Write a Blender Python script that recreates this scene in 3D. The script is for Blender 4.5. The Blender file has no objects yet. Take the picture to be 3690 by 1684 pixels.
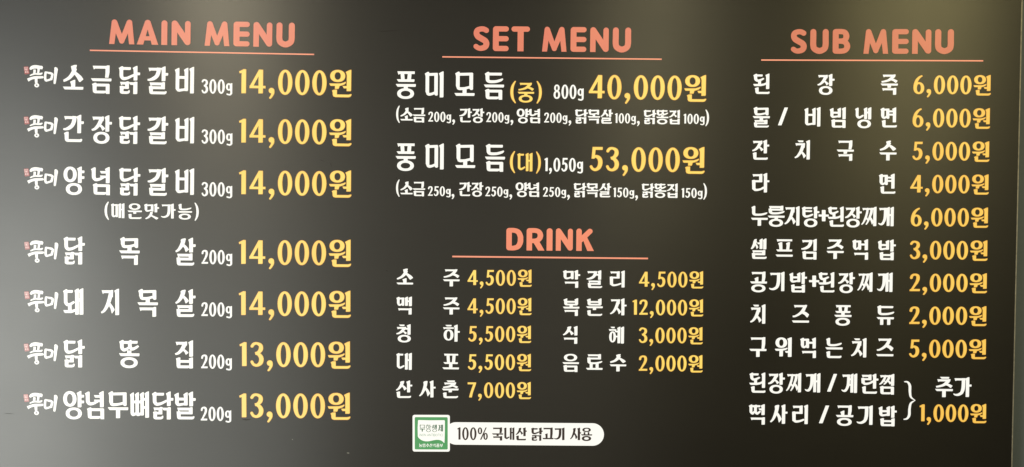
import bpy, math, random
from mathutils import Vector, Euler, Matrix
from mathutils.geometry import delaunay_2d_cdt

R = math.radians
sc = bpy.context.scene
col = sc.collection

# ------------------------------------------------------------------ camera
D = 3.69                                   # metres from the board; one photo pixel is about one millimetre
cam_d = bpy.data.cameras.new("camera")
cam = bpy.data.objects.new("camera", cam_d); col.objects.link(cam)
cam_d.sensor_width = 36; cam_d.lens = 36; cam_d.clip_start = .05; cam_d.clip_end = 100
cam.location = (0, -D, 1.9)
PITCH, YAW, ROLL = -1.30, 0.75, -0.57
cam.rotation_euler = (Matrix.Rotation(R(YAW), 3, 'Z') @ Matrix.Rotation(R(90 + PITCH), 3, 'X') @ Matrix.Rotation(R(-ROLL), 3, 'Z')).to_euler()
sc.camera = cam

# ------------------------------------------------------------------ world and lamps
w = bpy.data.worlds.new("World"); sc.world = w; w.use_nodes = True
bg = w.node_tree.nodes["Background"]; bg.inputs[0].default_value = (1.0, .93, .80, 1); bg.inputs[1].default_value = .05
sc.view_settings.view_transform = 'Standard'; sc.view_settings.look = 'None'
sc.view_settings.exposure = 0; sc.view_settings.gamma = 1

def lamp(name, loc, aim, size, power, colour, shape='RECTANGLE', spread=180):
    d = bpy.data.lights.new(name, 'AREA'); d.shape = shape; d.size = size[0]; d.size_y = size[1]
    d.energy = power; d.color = colour; d.spread = R(spread)
    o = bpy.data.objects.new(name, d); col.objects.link(o); o.location = loc
    o.rotation_euler = (Vector(aim) - Vector(loc)).to_track_quat('-Z', 'Y').to_euler()
    return o

LAMPS = [
    # name, location, aim, size, power, colour
    ("window_light", (-4.75, -3.6, .70), (-2.4, 0, 1.1), (2.9, 3.4), 335, (.98, 1.0, .94)),
    ("window_falloff_fill", (-2.65, -3.7, .2), (-1.0, 0, .9), (2.1, 3.0), 84, (.98, 1.0, .92)),  # added dimmer fill, softens the inner edge of the window sheen; no doorway
    ("centre_fill", (-.4, -3.75, 1.5), (-.2, 0, 1.5), (2.4, 3.4), 23, (1, .93, .74)),  # added broad weak fill that lifts the middle of the panel
    ("ceiling_light_left", (-2.2, -3.7, 3.60), (-1.0, 0, 2.6), (.6, 1.3), 54, (1, .88, .62)),
    ("ceiling_light_middle", (.92, -3.7, 3.40), (.5, 0, 2.5), (.45, 1.6), 24, (1, .87, .50)),
    ("ceiling_light_right", (2.80, -3.7, 3.55), (1.5, 0, 2.5), (.8, 1.5), 46, (1, .85, .38)),
    ("upper_right_fill", (2.1, -3.75, 2.5), (1.2, 0, 2.2), (3.2, 1.6), 9, (1, .90, .60)),  # added warm fill, evens out the sheen at upper right
]
for n_, l_, a_, s_, p_, c_ in LAMPS:
    lamp(n_, l_, a_, s_, p_, c_)

# ------------------------------------------------------------------ board plane: where a point seen in the photo lies on it
_rot = cam.rotation_euler.to_matrix()
def B(px, py):
    d = _rot @ Vector(((px - 1845) / 3690, (842 - py) / 3690, -1))
    t = -cam.location.y / d.y
    p = cam.location + d * t
    return Vector((p.x, p.z))              # board coordinates, metres

# ------------------------------------------------------------------ materials
def lin(c):
    return tuple(((v / 255 + .055) / 1.055) ** 2.4 if v > 10 else v / 255 / 12.92 for v in c) + (1,)

def nodes(name):
    m = bpy.data.materials.new(name); m.use_nodes = True
    return m, m.node_tree, m.node_tree.nodes["Principled BSDF"]

ROUGH = .35
def lit(name, c, strength=1.0, c2=None, scale=6.0, base=(.02, .02, .02, 1)):
    """backlit printed face: its colour comes from the light box behind, with slight lamp unevenness"""
    m, nt, p = nodes(name)
    p.inputs["Base Color"].default_value = base
    p.inputs["Roughness"].default_value = ROUGH
    p.inputs["Emission Strength"].default_value = strength
    co = nt.nodes.new("ShaderNodeTexCoord"); ge = nt.nodes.new("ShaderNodeNewGeometry")
    no = nt.nodes.new("ShaderNodeTexNoise"); no.inputs["Scale"].default_value = scale; no.inputs["Detail"].default_value = 2
    nt.links.new(ge.outputs["Position"], no.inputs["Vector"])
    mp = nt.nodes.new("ShaderNodeMapRange"); mp.inputs[1].default_value = .38; mp.inputs[2].default_value = .68
    nt.links.new(no.outputs[0], mp.inputs[0])
    mx = nt.nodes.new("ShaderNodeMix"); mx.data_type = 'RGBA'
    mx.inputs[6].default_value = lin(c); mx.inputs[7].default_value = lin(c2 or c)
    nt.links.new(mp.outputs[0], mx.inputs[0]); nt.links.new(mx.outputs[2], p.inputs["Emission Color"])
    return m

M = {}
M['white'] = lit("white_face", (252, 250, 240), 1.0, (255, 253, 243))
M['yellow'] = lit("yellow_face", (254, 222, 102), .98, (253, 210, 92), 5)
M['gold'] = lit("gold_face", (253, 208, 90), .97, (252, 196, 80), 5)
M['coral'] = lit("coral_face", (230, 124, 92), .93, (226, 116, 92), 4)
M['coral_dim'] = lit("dim_coral_face", (216, 112, 82), .92, (208, 104, 78), 4)
M['coral_bright'] = lit("bright_coral_face", (247, 140, 102), .95, (242, 132, 98), 4)
M['rim'] = lit("orange_glow_rim", (240, 168, 58), .95, (236, 158, 50), 5)  # glow at the letter edges, painted as deeper orange
M['line'] = lit("line_face", (246, 150, 116), 1.0, (240, 142, 110), 4)
M['brown'] = lit("brown_print", (34, 20, 18), 1.0, (30, 18, 15), base=(.01, .006, .005, 1))
M['green'] = lit("green_print", (66, 150, 84), 1.0, (62, 142, 78), 18, base=(.01, .02, .01, 1))
M['greytext'] = lit("grey_green_print", (56, 100, 74), 1.0, (50, 94, 68), base=(.01, .02, .01, 1))
M['palegreen'] = lit("pale_green_print", (132, 168, 140), 1.0, (122, 160, 132))
M['seal'] = lit("seal_red", (150, 50, 48), 1.0, (160, 60, 56))
M['sealtext'] = lit("seal_pink", (226, 184, 176), 1.0)

# satin black acrylic of the board: very fine horizontal grain, faint mottling
m, nt, p = nodes("black_acrylic"); M['panel'] = m
ge = nt.nodes.new("ShaderNodeNewGeometry")
mpn = nt.nodes.new("ShaderNodeMapping"); mpn.inputs["Scale"].default_value = (5, 1, 260)
nt.links.new(ge.outputs["Position"], mpn.inputs["Vector"])
gr = nt.nodes.new("ShaderNodeTexNoise"); gr.inputs["Scale"].default_value = 1; gr.inputs["Detail"].default_value = 3
nt.links.new(mpn.outputs[0], gr.inputs["Vector"])
mo = nt.nodes.new("ShaderNodeTexNoise"); mo.inputs["Scale"].default_value = 2.2; mo.inputs["Detail"].default_value = 4
nt.links.new(ge.outputs["Position"], mo.inputs["Vector"])
rr = nt.nodes.new("ShaderNodeMapRange"); rr.inputs[3].default_value = ROUGH - .035; rr.inputs[4].default_value = ROUGH + .035
nt.links.new(mo.outputs[0], rr.inputs[0]); nt.links.new(rr.outputs[0], p.inputs["Roughness"])
cr = nt.nodes.new("ShaderNodeMix"); cr.data_type = 'RGBA'
cr.inputs[6].default_value = (.0030, .0025, .0018, 1); cr.inputs[7].default_value = (.0070, .0060, .0045, 1)
nt.links.new(gr.outputs[0], cr.inputs[0]); nt.links.new(cr.outputs[2], p.inputs["Base Color"])
p.inputs["Anisotropic"].default_value = .7     # grain runs level, so reflections stretch up and down
tg = nt.nodes.new("ShaderNodeCombineXYZ"); tg.inputs[2].default_value = 1; nt.links.new(tg.outputs[0], p.inputs["Tangent"])
bp = nt.nodes.new("ShaderNodeBump"); bp.inputs["Strength"].default_value = .10; bp.inputs["Distance"].default_value = .0006
nt.links.new(gr.outputs[0], bp.inputs["Height"]); nt.links.new(bp.outputs[0], p.inputs["Normal"])

m, nt, p = nodes("edge_aluminium"); M['trim'] = m
p.inputs["Base Color"].default_value = (.20, .185, .14, 1); p.inputs["Roughness"].default_value = .5; p.inputs["Metallic"].default_value = .3
no = nt.nodes.new("ShaderNodeTexNoise"); no.inputs["Scale"].default_value = 60
ge = nt.nodes.new("ShaderNodeNewGeometry"); nt.links.new(ge.outputs["Position"], no.inputs["Vector"])
mx = nt.nodes.new("ShaderNodeMix"); mx.data_type = 'RGBA'; mx.inputs[6].default_value = (.10, .092, .07, 1); mx.inputs[7].default_value = (.36, .33, .25, 1)
nt.links.new(no.outputs[0], mx.inputs[0]); nt.links.new(mx.outputs[2], p.inputs["Base Color"])

m, nt, p = nodes("grey_wall_paint"); M['wall'] = m
p.inputs["Roughness"].default_value = .8
ge = nt.nodes.new("ShaderNodeNewGeometry"); no = nt.nodes.new("ShaderNodeTexNoise"); no.inputs["Scale"].default_value = 90; no.inputs["Detail"].default_value = 5
nt.links.new(ge.outputs["Position"], no.inputs["Vector"])
mx = nt.nodes.new("ShaderNodeMix"); mx.data_type = 'RGBA'; mx.inputs[6].default_value = (.100, .126, .148, 1); mx.inputs[7].default_value = (.122, .148, .170, 1)
nt.links.new(no.outputs[0], mx.inputs[0]); nt.links.new(mx.outputs[2], p.inputs["Base Color"])
bp = nt.nodes.new("ShaderNodeBump"); bp.inputs["Strength"].default_value = .3; bp.inputs["Distance"].default_value = .001
nt.links.new(no.outputs[0], bp.inputs["Height"]); nt.links.new(bp.outputs[0], p.inputs["Normal"])

m, nt, p = nodes("dark_scuff"); M['scuff'] = m
p.inputs["Base Color"].default_value = (.012, .010, .008, 1); p.inputs["Roughness"].default_value = .75; p.inputs["Specular IOR Level"].default_value = .2
m, nt, p = nodes("pale_speck"); M['speck'] = m
p.inputs["Base Color"].default_value = (.3, .3, .27, 1); p.inputs["Roughness"].default_value = .8

# ------------------------------------------------------------------ 2-D shapes -> one raised face with its edge
def area(p):
    return sum(p[i][0] * p[(i + 1) % len(p)][1] - p[(i + 1) % len(p)][0] * p[i][1] for i in range(len(p))) / 2

def inside(p, x, y):
    w_ = 0
    for i in range(len(p)):
        x1, y1 = p[i]; x2, y2 = p[(i + 1) % len(p)]
        if y1 <= y < y2 and (x2 - x1) * (y - y1) - (x - x1) * (y2 - y1) > 0: w_ += 1
        elif y2 <= y < y1 and (x2 - x1) * (y - y1) - (x - x1) * (y2 - y1) < 0: w_ -= 1
    return w_ != 0

def union(polys):
    """one triangulated outline out of overlapping simple polygons"""
    vs, es, box = [], [], []
    for p in polys:
        i0 = len(vs); n = len(p); vs += [Vector((q[0], q[1])) for q in p]
        es += [(i0 + i, i0 + (i + 1) % n) for i in range(n)]
        xs = [q[0] for q in p]; ys = [q[1] for q in p]; box.append((min(xs), min(ys), max(xs), max(ys), p))
    ov, oe, of, _, _, _ = delaunay_2d_cdt(vs, es, [], 0, 1e-3)
    keep = []
    for f in of:
        x = sum(ov[i].x for i in f) / 3; y = sum(ov[i].y for i in f) / 3
        if any(x0 <= x <= x1 and y0 <= y <= y1 and inside(p, x, y) for x0, y0, x1, y1, p in box): keep.append(list(f))
    used = sorted({i for f in keep for i in f}); ix = {k: i for i, k in enumerate(used)}
    return [(ov[k].x, ov[k].y) for k in used], [[ix[i] for i in f] for f in keep]

def raised(name, pts, tris, mat, back, front, up=1):
    n = len(pts)
    V = [(x, -front, up * y) for x, y in pts] + [(x, -back, up * y) for x, y in pts]
    F = []
    for f in tris:                          # face towards -y
        a_, b_, c_ = (pts[i] for i in f)
        ar = (b_[0] - a_[0]) * (c_[1] - a_[1]) * up - (b_[1] - a_[1]) * (c_[0] - a_[0]) * up
        F.append(f if ar > 0 else f[::-1])
    ed = {(a_, b_) for f in F for a_, b_ in zip(f, f[1:] + f[:1])}
    F = F + [[b_, a_, a_ + n, b_ + n] for a_, b_ in ed if (b_, a_) not in ed]
    me = bpy.data.meshes.new(name); me.from_pydata(V, [], F); me.update()
    me.materials.append(M[mat])
    return me

def rimmed(me, front, mat, t=1.5):
    """the outermost millimetre of a lit face glows deeper: the black film's cut edge"""
    import bmesh
    bm = bmesh.new(); bm.from_mesh(me)
    fs = [f for f in bm.faces if f.normal.y < -.9 and abs(f.calc_center_median().y + front) < 1e-5]
    r = bmesh.ops.inset_region(bm, faces=fs, thickness=t, use_boundary=True, use_even_offset=False)
    me.materials.append(M[mat])
    for f in r['faces']: f.material_index = 1
    bm.to_mesh(me); bm.free()

def flat(name, polys, mat, parent, back, front, label=None):
    """polys in board coordinates (metres, z up); their union stands from y=-back to y=-front"""
    pts, tris = union([[(x * 1000, y * 1000) for x, y in p] for p in polys])
    me = raised(name, [(x / 1000, y / 1000) for x, y in pts], tris, mat, back, front)
    o = bpy.data.objects.new(name, me); col.objects.link(o); o.parent = parent
    if label: o["label"] = label
    return o

# ------------------------------------------------------------------ stroke kit (glyph units: x right, y down)
def arcs(pts, n=6):
    """Catmull-Rom through (x, y, width)"""
    out = []
    P = [pts[0]] + list(pts) + [pts[-1]]
    for i in range(1, len(P) - 2):
        p0, p1, p2, p3 = P[i - 1], P[i], P[i + 1], P[i + 2]
        for k in range(n):
            t = k / n
            out.append(tuple(.5 * ((2 * b) + (-a + c) * t + (2 * a - 5 * b + 4 * c - d) * t * t + (-a + 3 * b - 3 * c + d) * t ** 3)
                             for a, b, c, d in zip(p0, p1, p2, p3)))
    out.append(tuple(pts[-1]))
    return out

def sweep(pts, n=6, cap0=False, cap1=False, smooth=True):
    q = arcs(pts, n) if smooth else list(pts)
    L, Rr = [], []
    for i, (x, y, wd) in enumerate(q):
        a = q[max(i - 1, 0)]; b = q[min(i + 1, len(q) - 1)]
        dx, dy = b[0] - a[0], b[1] - a[1]; l = math.hypot(dx, dy) or 1
        nx, ny = -dy / l * wd / 2, dx / l * wd / 2
        L.append((x + nx, y + ny)); Rr.append((x - nx, y - ny))
    out = [[L[i], L[i + 1], Rr[i + 1], Rr[i]] for i in range(len(q) - 1)]
    if cap0: out.append(disc(q[0][0], q[0][1], q[0][2] / 2))
    if cap1: out.append(disc(q[-1][0], q[-1][1], q[-1][2] / 2))
    return out

def disc(x, y, r, ry=None, n=18):
    ry = ry or r
    return [(x + r * math.cos(2 * math.pi * k / n), y + ry * math.sin(2 * math.pi * k / n)) for k in range(n)]

def ring(x0, y0, x1, y1, tv, th, n=36, e=2.15):
    cx, cy, rx, ry = (x0 + x1) / 2, (y0 + y1) / 2, (x1 - x0) / 2, (y1 - y0) / 2
    def pt(a, rx, ry):
        c, s = math.cos(a), math.sin(a)
        return (cx + rx * math.copysign(abs(c) ** (2 / e), c), cy + ry * math.copysign(abs(s) ** (2 / e), s))
    out = []
    for k in range(n):
        a, b = 2 * math.pi * k / n, 2 * math.pi * (k + 1) / n
        out.append([pt(a, rx, ry), pt(b, rx, ry), pt(b, rx - tv, ry - th), pt(a, rx - tv, ry - th)])
    return out

# ------------------------------------------------------------------ Hangul jamo in the board's flared display face
TV, TH = 18.3, 13.3

def stem(x, y0, y1, wd=None, fl=1.0):
    wd = wd or TV
    f = 5 * fl * wd / 19
    if y1 - y0 < 26:
        return [[(x - f * .7, y0 + 7), (x + wd * .6, y0 + 1), (x + wd - 2, y0), (x + wd, y0 + 1), (x + wd, y1 - 2), (x + wd - 2, y1), (x, y1), (x, y0 + 13)]]
    return [[(x - f, y0 + 10.5), (x - f + 1, y0 + 9.5), (x + wd * .45, y0 + 2.5), (x + wd - 3.5, y0), (x + wd - 1, y0), (x + wd, y0 + 1.5),
             (x + wd, y1 - 4), (x + wd - 1.2, y1 - 1), (x + wd - 4, y1), (x + .5, y1), (x, y1 - .5), (x, y0 + 25), (x - f * .4, y0 + 17)]]

def leg(x, y0, y1, wd=None):                # plain stem, no flag
    wd = wd or TV
    return [[(x, y0), (x + wd, y0), (x + wd, y1 - 4), (x + wd - 1, y1 - 1), (x + wd - 4, y1), (x, y1)]]

def bar(x0, x1, y, h=None):
    h = h or TH
    return [[(x0, y + .6), (x0 + .8, y), (x1 - 2, y), (x1 - .4, y + .8), (x1, y + 2.5), (x1 - .6, y + h - 3), (x1 - 3, y + h), (x0 + 9, y + h), (x0 + 5.5, y + h * .7)]]

def topbar(x0, x1, y, h=None):              # bar whose left end drops in a little tail
    h = h or TH
    return [[(x0, y), (x1, y), (x1, y + h), (x0 + 11, y + h), (x0 + 6, y + h + 4), (x0 + 4.5, y + h + 2)]]

def base_l(x0, x1, y0, y1, kind, wd=None):  # lower-left stem turning into the bottom stroke
    wd = wd or TV
    h = TH
    o = []
    if kind == 'v':                         # sweeps up to the right, into a vowel stem
        o += sweep([(x0 + wd / 2, y0, wd), (x0 + wd / 2, y1 - 26, wd), (x0 + wd * .62, y1 - 16, wd * .95), (x0 + wd * 1.1, y1 - 8.5, h + 2),
                    (x0 + (x1 - x0) * .62, y1 - 11, h), (x1 - 4, y1 - 20, h * .85), (x1 + 1, y1 - 24, h * .6)])
    elif kind == 'h':                       # wide, with a long lifted end
        o += sweep([(x0 + wd / 2, y0, wd), (x0 + wd / 2, y1 - 24, wd), (x0 + wd * .62, y1 - 14, wd * .95), (x0 + wd * 1.2, y1 - 8, h + 1),
                    (x0 + (x1 - x0) * .6, y1 - 8.5, h), (x1 - 10, y1 - 15, h * .9), (x1 - 1, y1 - 20, h * .6)], cap1=True)
    else:                                   # flat final
        o += [[(x0, y0), (x0 + wd, y0), (x0 + wd, y1 - h), (x1 - 12, y1 - h), (x1 - 4, y1 - h - 2.5), (x1 - 1, y1 - h - 1.5), (x1, y1 - h + 1), (x1 - .5, y1 - 6.5),
               (x1 - 3, y1 - 2.5), (x1 - 8, y1 - .3), (x1 - 14, y1), (x0 + 14, y1), (x0 + 6.5, y1 - 1.8), (x0 + 2, y1 - 6.5), (x0, y1 - 14)]]
    return o

def head(x, y, wd=None):                    # flag on top of a left stem
    wd = wd or TV
    return [[(x - 4.5, y + 9), (x + wd * .55, y), (x + wd - 3, y - .2), (x + wd, y + 2), (x + wd, y + 16), (x, y + 24), (x - 1.5, y + 15)]]

def G(c, b, k, wd=None):
    """consonant c in box b=(x0,y0,x1,y1); k: v beside a vertical vowel, h above a horizontal one, f final"""
    x0, y0, x1, y1 = b; W, H = x1 - x0, y1 - y0
    wd = wd or TV; h = TH
    if c == 'ㄱ':
        if k == 'v':
            o = topbar(x0 + W * .06, x1 - 3, y0, h)
            if H > 90:
                o += sweep([(x1 - wd / 2, y0 - 1, wd + 1), (x1 - wd / 2, y0 + H * .3, wd + 1), (x1 - wd / 2 - 2, y0 + H * .6, wd + 1), (x1 - wd / 2 - 10, y0 + H * .83, wd - 1),
                            (x0 + W * .42, y1 - 6, 15), (x0 + 9, y1 - 5.5, 10), (x0, y1 - 12, 5)])
            else:
                o += sweep([(x1 - wd / 2, y0 - 1, wd + 1), (x1 - wd / 2 - 2, y0 + H * .3, wd + 1), (x1 - wd / 2 - 10, y0 + H * .62, wd),
                            (x0 + W * .45, y1 - 11, 17), (x0 + 10, y1 - 4.5, 11), (x0, y1 - 5, 8)])
            return o
        o = topbar(x0, x1 - 3, y0, h)
        if k == 'h':
            o += [[(x1 - wd - 1, y0 + 1), (x1 - wd * .5, y0 - 3), (x1, y0 - 2.5), (x1 - .2, y0 + H * .55), (x1 - 5, y1), (x1 - wd - 3, y1), (x1 - wd - 1, y0 + H * .6)]]
        else:
            o += [[(x1 - wd, y0 + 1), (x1 - wd * .45, y0 - 3), (x1, y0 - 2.5), (x1, y1 - 4), (x1 - 1, y1 - 1), (x1 - 4, y1), (x1 - wd, y1)]]
        return o
    if c == 'ㄴ':
        if k == 'f': return [[(x0 - 4, y0 + 6), (x0 + wd * .5, y0), (x0 + wd - 2, y0 - .5), (x0 + wd, y0 + 1), (x0 + wd, y1 - 14), (x0, y1 - 12), (x0 - 1, y0 + 15)]] + base_l(x0, x1, y1 - 26, y1, 'f', wd)
        return head(x0, y0, wd) + base_l(x0, x1, y0 + 14, y1, k, wd)
    if c == 'ㄷ':
        return head(x0, y0, wd) + base_l(x0, x1, y0 + 14, y1, k, wd) + bar(x0 + 8, x1 - (3 if k != 'v' else 6), y0 + 4, h)
    if c == 'ㅌ':
        t = h * .88
        return head(x0, y0, wd) + base_l(x0, x1, y0 + 14, y1, k, wd) + bar(x0 + 6, x1 - 4, y0 + 3, t) + bar(x0 + 10, x1 - 4, y0 + H * .32, t)
    if c == 'ㄸ':
        n2 = wd * .95; m_ = x0 + W * .44
        if k == 'h':
            return (head(x0, y0, n2) + base_l(x0, m_ + 8, y0 + 14, y1 + 1, 'v', n2) + bar(x0 + 6, m_ + 6, y0 + 5, h) + head(m_, y0, n2)
                    + base_l(m_, x1, y0 + 12, y1 - 4, 'v', n2) + bar(m_ + 8, x1 - 3, y0 + 4, h))
        n2 = wd * .88; m_ = x0 + W * .42
        return (head(x0, y0, n2) + base_l(x0, m_ + 6, y0 + 12, y1, 'v', n2) + bar(x0 + 6, m_ + 6, y0 + 4, h) + head(m_, y0 + 1, n2)
                + base_l(m_, x1, y0 + 12, y1, 'v', n2) + bar(m_ + 6, x1, y0 + 4, h))
    if c == 'ㄹ':
        t = min(h, H * .235); ym = y0 + (H - t) * (.40 if k != 'f' else .43)
        o = topbar(x0 + 2, x1 - 5 - (4 if k == 'f' else 0), y0, t)
        xr = x1 - 5 - (4 if k == 'f' else 0)
        o += [[(xr - wd, y0 + 1), (xr - wd * .45, y0 - 2.5), (xr, y0 - 2), (xr, ym + t - 2), (xr - 2, ym + t), (xr - wd, ym + t)]]
        o += bar(x0 - 1, xr - 1, ym, t)
        o += [[(x0 - 1, ym + 1), (x0 + 8, ym - 2), (x0 + wd * .8, ym - 2), (x0 + wd, ym + 4), (x0 + wd, y1 - 10), (x0 + 1, y1 - 12)]]
        if k == 'f':
            o += [[(x0 + 1, ym + 8), (x0 + wd, ym + 8), (x0 + wd, y1 - t), (x1 - 10, y1 - t), (x1 - 3, y1 - t - 2.5), (x1 - .5, y1 - t - 1), (x1, y1 - t + 2), (x1 - 2, y1 - 5),
                   (x1 - 7, y1 - 1), (x1 - 13, y1), (x0 + 12, y1), (x0 + 5, y1 - 2), (x0 + 1.5, y1 - 8)]]
        else:
            o += base_l(x0 + 1, x1 + (3 if k == 'v' else 0), min(ym + 8, y1 - 28), y1, k, wd)
        return o
    if c == 'ㅁ':
        if k == 'f':
            return ([[(x0 - 4, y0 + 5), (x0 + wd * .5, y0 - 1.5), (x0 + wd * .9, y0 - 1.5), (x0 + wd, y0 + 3), (x0 + wd, y1 - 3), (x0 + 6, y1 - 3), (x0 + 1.5, y1 - 8), (x0, y1 - 16), (x0 - 1, y0 + 13)]]
                    + [[(x0 + 8, y0 + 2.5), (x1 - 4, y0 + 2.5), (x1, y0 + 6), (x1, y1 + .5), (x1 - wd + 1, y1 + .5), (x1 - wd, y1 - 9), (x1 - wd, y0 + 2.5 + h), (x0 + 8, y0 + 2.5 + h)]]
                    + [[(x0 + 4, y1 - 5), (x0 + 9, y1 - 14.5), (x1 - wd - 1, y1 - 14.5), (x1 - wd + 4, y1 - 17), (x1 - wd + 4, y1 - 7), (x1 - wd - 4, y1 - 3), (x1 - wd - 9, y1 - 1.5), (x0 + 12, y1 - 1.5)]])
        return (head(x0, y0, wd) + [[(x0, y0 + 16), (x0 + wd, y0 + 12), (x0 + wd, y1 - 14), (x0 + wd, y1 - 2), (x0 + 10, y1 - 3), (x0 + 4, y1 - 10), (x0, y1 - 20)]]
                + [[(x0 + 8, y0 + 6.5), (x1 - 6, y0 + 4.5), (x1 - 2, y0 + 5), (x1, y0 + 8), (x1, y1 - 5), (x1 - 2.5, y1 - 1.5), (x1 - 7, y1 - .5), (x1 - 13, y1 - 1.5), (x1 - wd + .5, y1 - 7), (x1 - wd, y1 - 14),
                    (x1 - wd, y0 + 5 + h), (x0 + 8, y0 + 6.5 + h)]]
                + sweep([(x0 + 8, y1 - 12, h), (x0 + wd, y1 - 7, h + 1), (x0 + W * .5, y1 - 8.5, h - 1), (x1 - wd + 3, y1 - 15, h - 1)], 5))
    if c == 'ㅂ':
        if k == 'f':
            return ([[(x0 - 3, y0 + 5), (x0 + wd * .6, y0), (x0 + wd, y0 + 1), (x0 + wd, y1 - 3), (x0 + 7, y1 - .5), (x0 + 1.5, y1 - 6), (x0, y1 - 14), (x0 - 1, y0 + 13)]]
                    + [[(x1 - wd - 2, y0 + 5), (x1 - wd * .4, y0), (x1, y0), (x1, y1 - 2), (x1 - 3, y1 + .5), (x1 - wd, y1 + .5), (x1 - wd, y0 + 12)]]
                    + [[(x0 + 6, y0 + 13), (x1 - 6, y0 + 13), (x1 - 6, y0 + 13 + h * .95), (x0 + 6, y0 + 13 + h * .95)]]
                    + [[(x0 + 6, y1 - 14), (x1 - 12, y1 - 14), (x1 - 8, y1 - 6), (x1 - wd - 2, y1 - 2.5), (x1 - wd - 7, y1 - .5), (x0 + 6, y1 - .5)]])
        ym = y0 + H * (.36 if H > 90 else .40)
        o = stem(x0, y0 + 3, y1 - 12, wd) + stem(x1 - wd, y0 + (2 if H > 90 else 1), y1 - 3, wd, .7)
        o += [[(x0 + 6, ym), (x1 - 6, ym), (x1 - 6, ym + h), (x0 + 6, ym + h)]]
        if k == 'h':
            o += [[(x0, y1 - 22), (x0 + wd, y1 - 18), (x0 + wd, y1 - h + 2), (x1 - 8, y1 - h + 2), (x1 - 4, y1 + 1), (x1 - 9, y1 + 1.5), (x0 + 12, y1 + 1.5), (x0 + 4, y1 - 2), (x0, y1 - 12)]]
        else:
            o += [[(x0, y1 - 26), (x0 + wd, y1 - 20), (x0 + wd, y1 - 14), (x0 + wd + 3, y1 - 13), (x1 - wd, y1 - 16), (x1 - wd + 4, y1 - 9), (x1 - wd - 1, y1 - 4), (x0 + wd + 2, y1 + .5), (x0 + 10, y1 - .5), (x0 + 3, y1 - 8), (x0, y1 - 18)]]
        return o
    if c == 'ㅃ':
        o = []
        n2 = 16.5; g_ = (W - n2) / 2
        for i in range(3):
            o += stem(x0 + i * g_, y0 + 3 - i, y1 - (12 if i == 0 else 3), n2, .6)
        o += [[(x0 + 5, y0 + H * .36), (x1 - 5, y0 + H * .36), (x1 - 5, y0 + H * .36 + 13), (x0 + 5, y0 + H * .36 + 13)]]
        for i in range(2):
            a = x0 + i * g_
            o += [[(a, y1 - 22), (a + n2, y1 - 16), (a + g_ + 2, y1 - 17), (a + g_ + 4, y1 - 6), (a + n2, y1), (a + 8, y1 - .5), (a + 2, y1 - 7)]]
        return o
    if c == 'ㅅ':
        if k == 'h':
            return (sweep([(x0 + W * .57, y0 + H * .2, 22), (x0 + W * .555, y0 + H * .28, 22), (x0 + W * .50, y0 + H * .48, 20), (x0 + W * .32, y0 + H * .76, 16), (x0 + W * .10, y1 - 6, 12), (x0 + 2, y1 - 4, 10)])
                    + [[(x0 + W * .39, y0 + 7), (x0 + W * .55, y0 + 1), (x0 + W * .66, y0), (x0 + W * .68, y0 + 4), (x0 + W * .60, y0 + H * .36), (x0 + W * .42, y0 + H * .3)]]
                    + [[(x0 + W * .58, y0 + H * .36), (x0 + W * .74, y0 + H * .50), (x0 + W * .90, y0 + H * .66), (x1 - .5, y0 + H * .82), (x1, y0 + H * .86), (x0 + W * .84, y1 + 2), (x0 + W * .80, y1), (x0 + W * .66, y0 + H * .72), (x0 + W * .52, y0 + H * .5)]])
        q = 1 if H < 90 else 0
        return (sweep([(x0 + W * .585, y0 + H * .2, 19), (x0 + W * .57, y0 + H * .28, 20), (x0 + W * .47, y0 + H * .52, 18), (x0 + W * .26, y0 + H * .82, 13), (x0 + 3, y1 - 3 + q, 8)])
                + [[(x0 + W * .40, y0 + 9), (x0 + W * .50, y0 + 3), (x0 + W * .73, y0), (x0 + W * .78, y0 + 3), (x0 + W * .72, y0 + H * .3), (x0 + W * .44, y0 + H * .28)]]
                + [[(x0 + W * .66, y0 + H * .42), (x0 + W * .84, y0 + H * .58), (x1, y0 + H * .78), (x1, y0 + H * .82), (x0 + W * .80, y1 - 1), (x0 + W * .76, y1 - 3), (x0 + W * .68, y0 + H * .72), (x0 + W * .54, y0 + H * .54)]])
    if c == 'ㅈ':
        if k == 'h':
            return (topbar(x0 + W * .10, x0 + W * .86, y0, h) + [[(x0 + W * .70, y0 + 2), (x0 + W * .78, y0 - 2), (x0 + W * .88, y0 - 1), (x0 + W * .87, y0 + 6), (x0 + W * .80, y0 + h + 8), (x0 + W * .62, y0 + h)]]
                    + sweep([(x0 + W * .76, y0 + 5, 17), (x0 + W * .65, y0 + H * .42, 19), (x0 + W * .45, y0 + H * .70, 15), (x0 + W * .2, y1 - 8, 12), (x0 + 3, y1 - 5, 10)])
                    + [[(x0 + W * .66, y0 + H * .48), (x0 + W * .84, y0 + H * .58), (x1 - 1, y0 + H * .74), (x1, y0 + H * .79), (x0 + W * .91, y1 + 1), (x0 + W * .87, y1), (x0 + W * .74, y0 + H * .8), (x0 + W * .54, y0 + H * .66)]])
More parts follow.
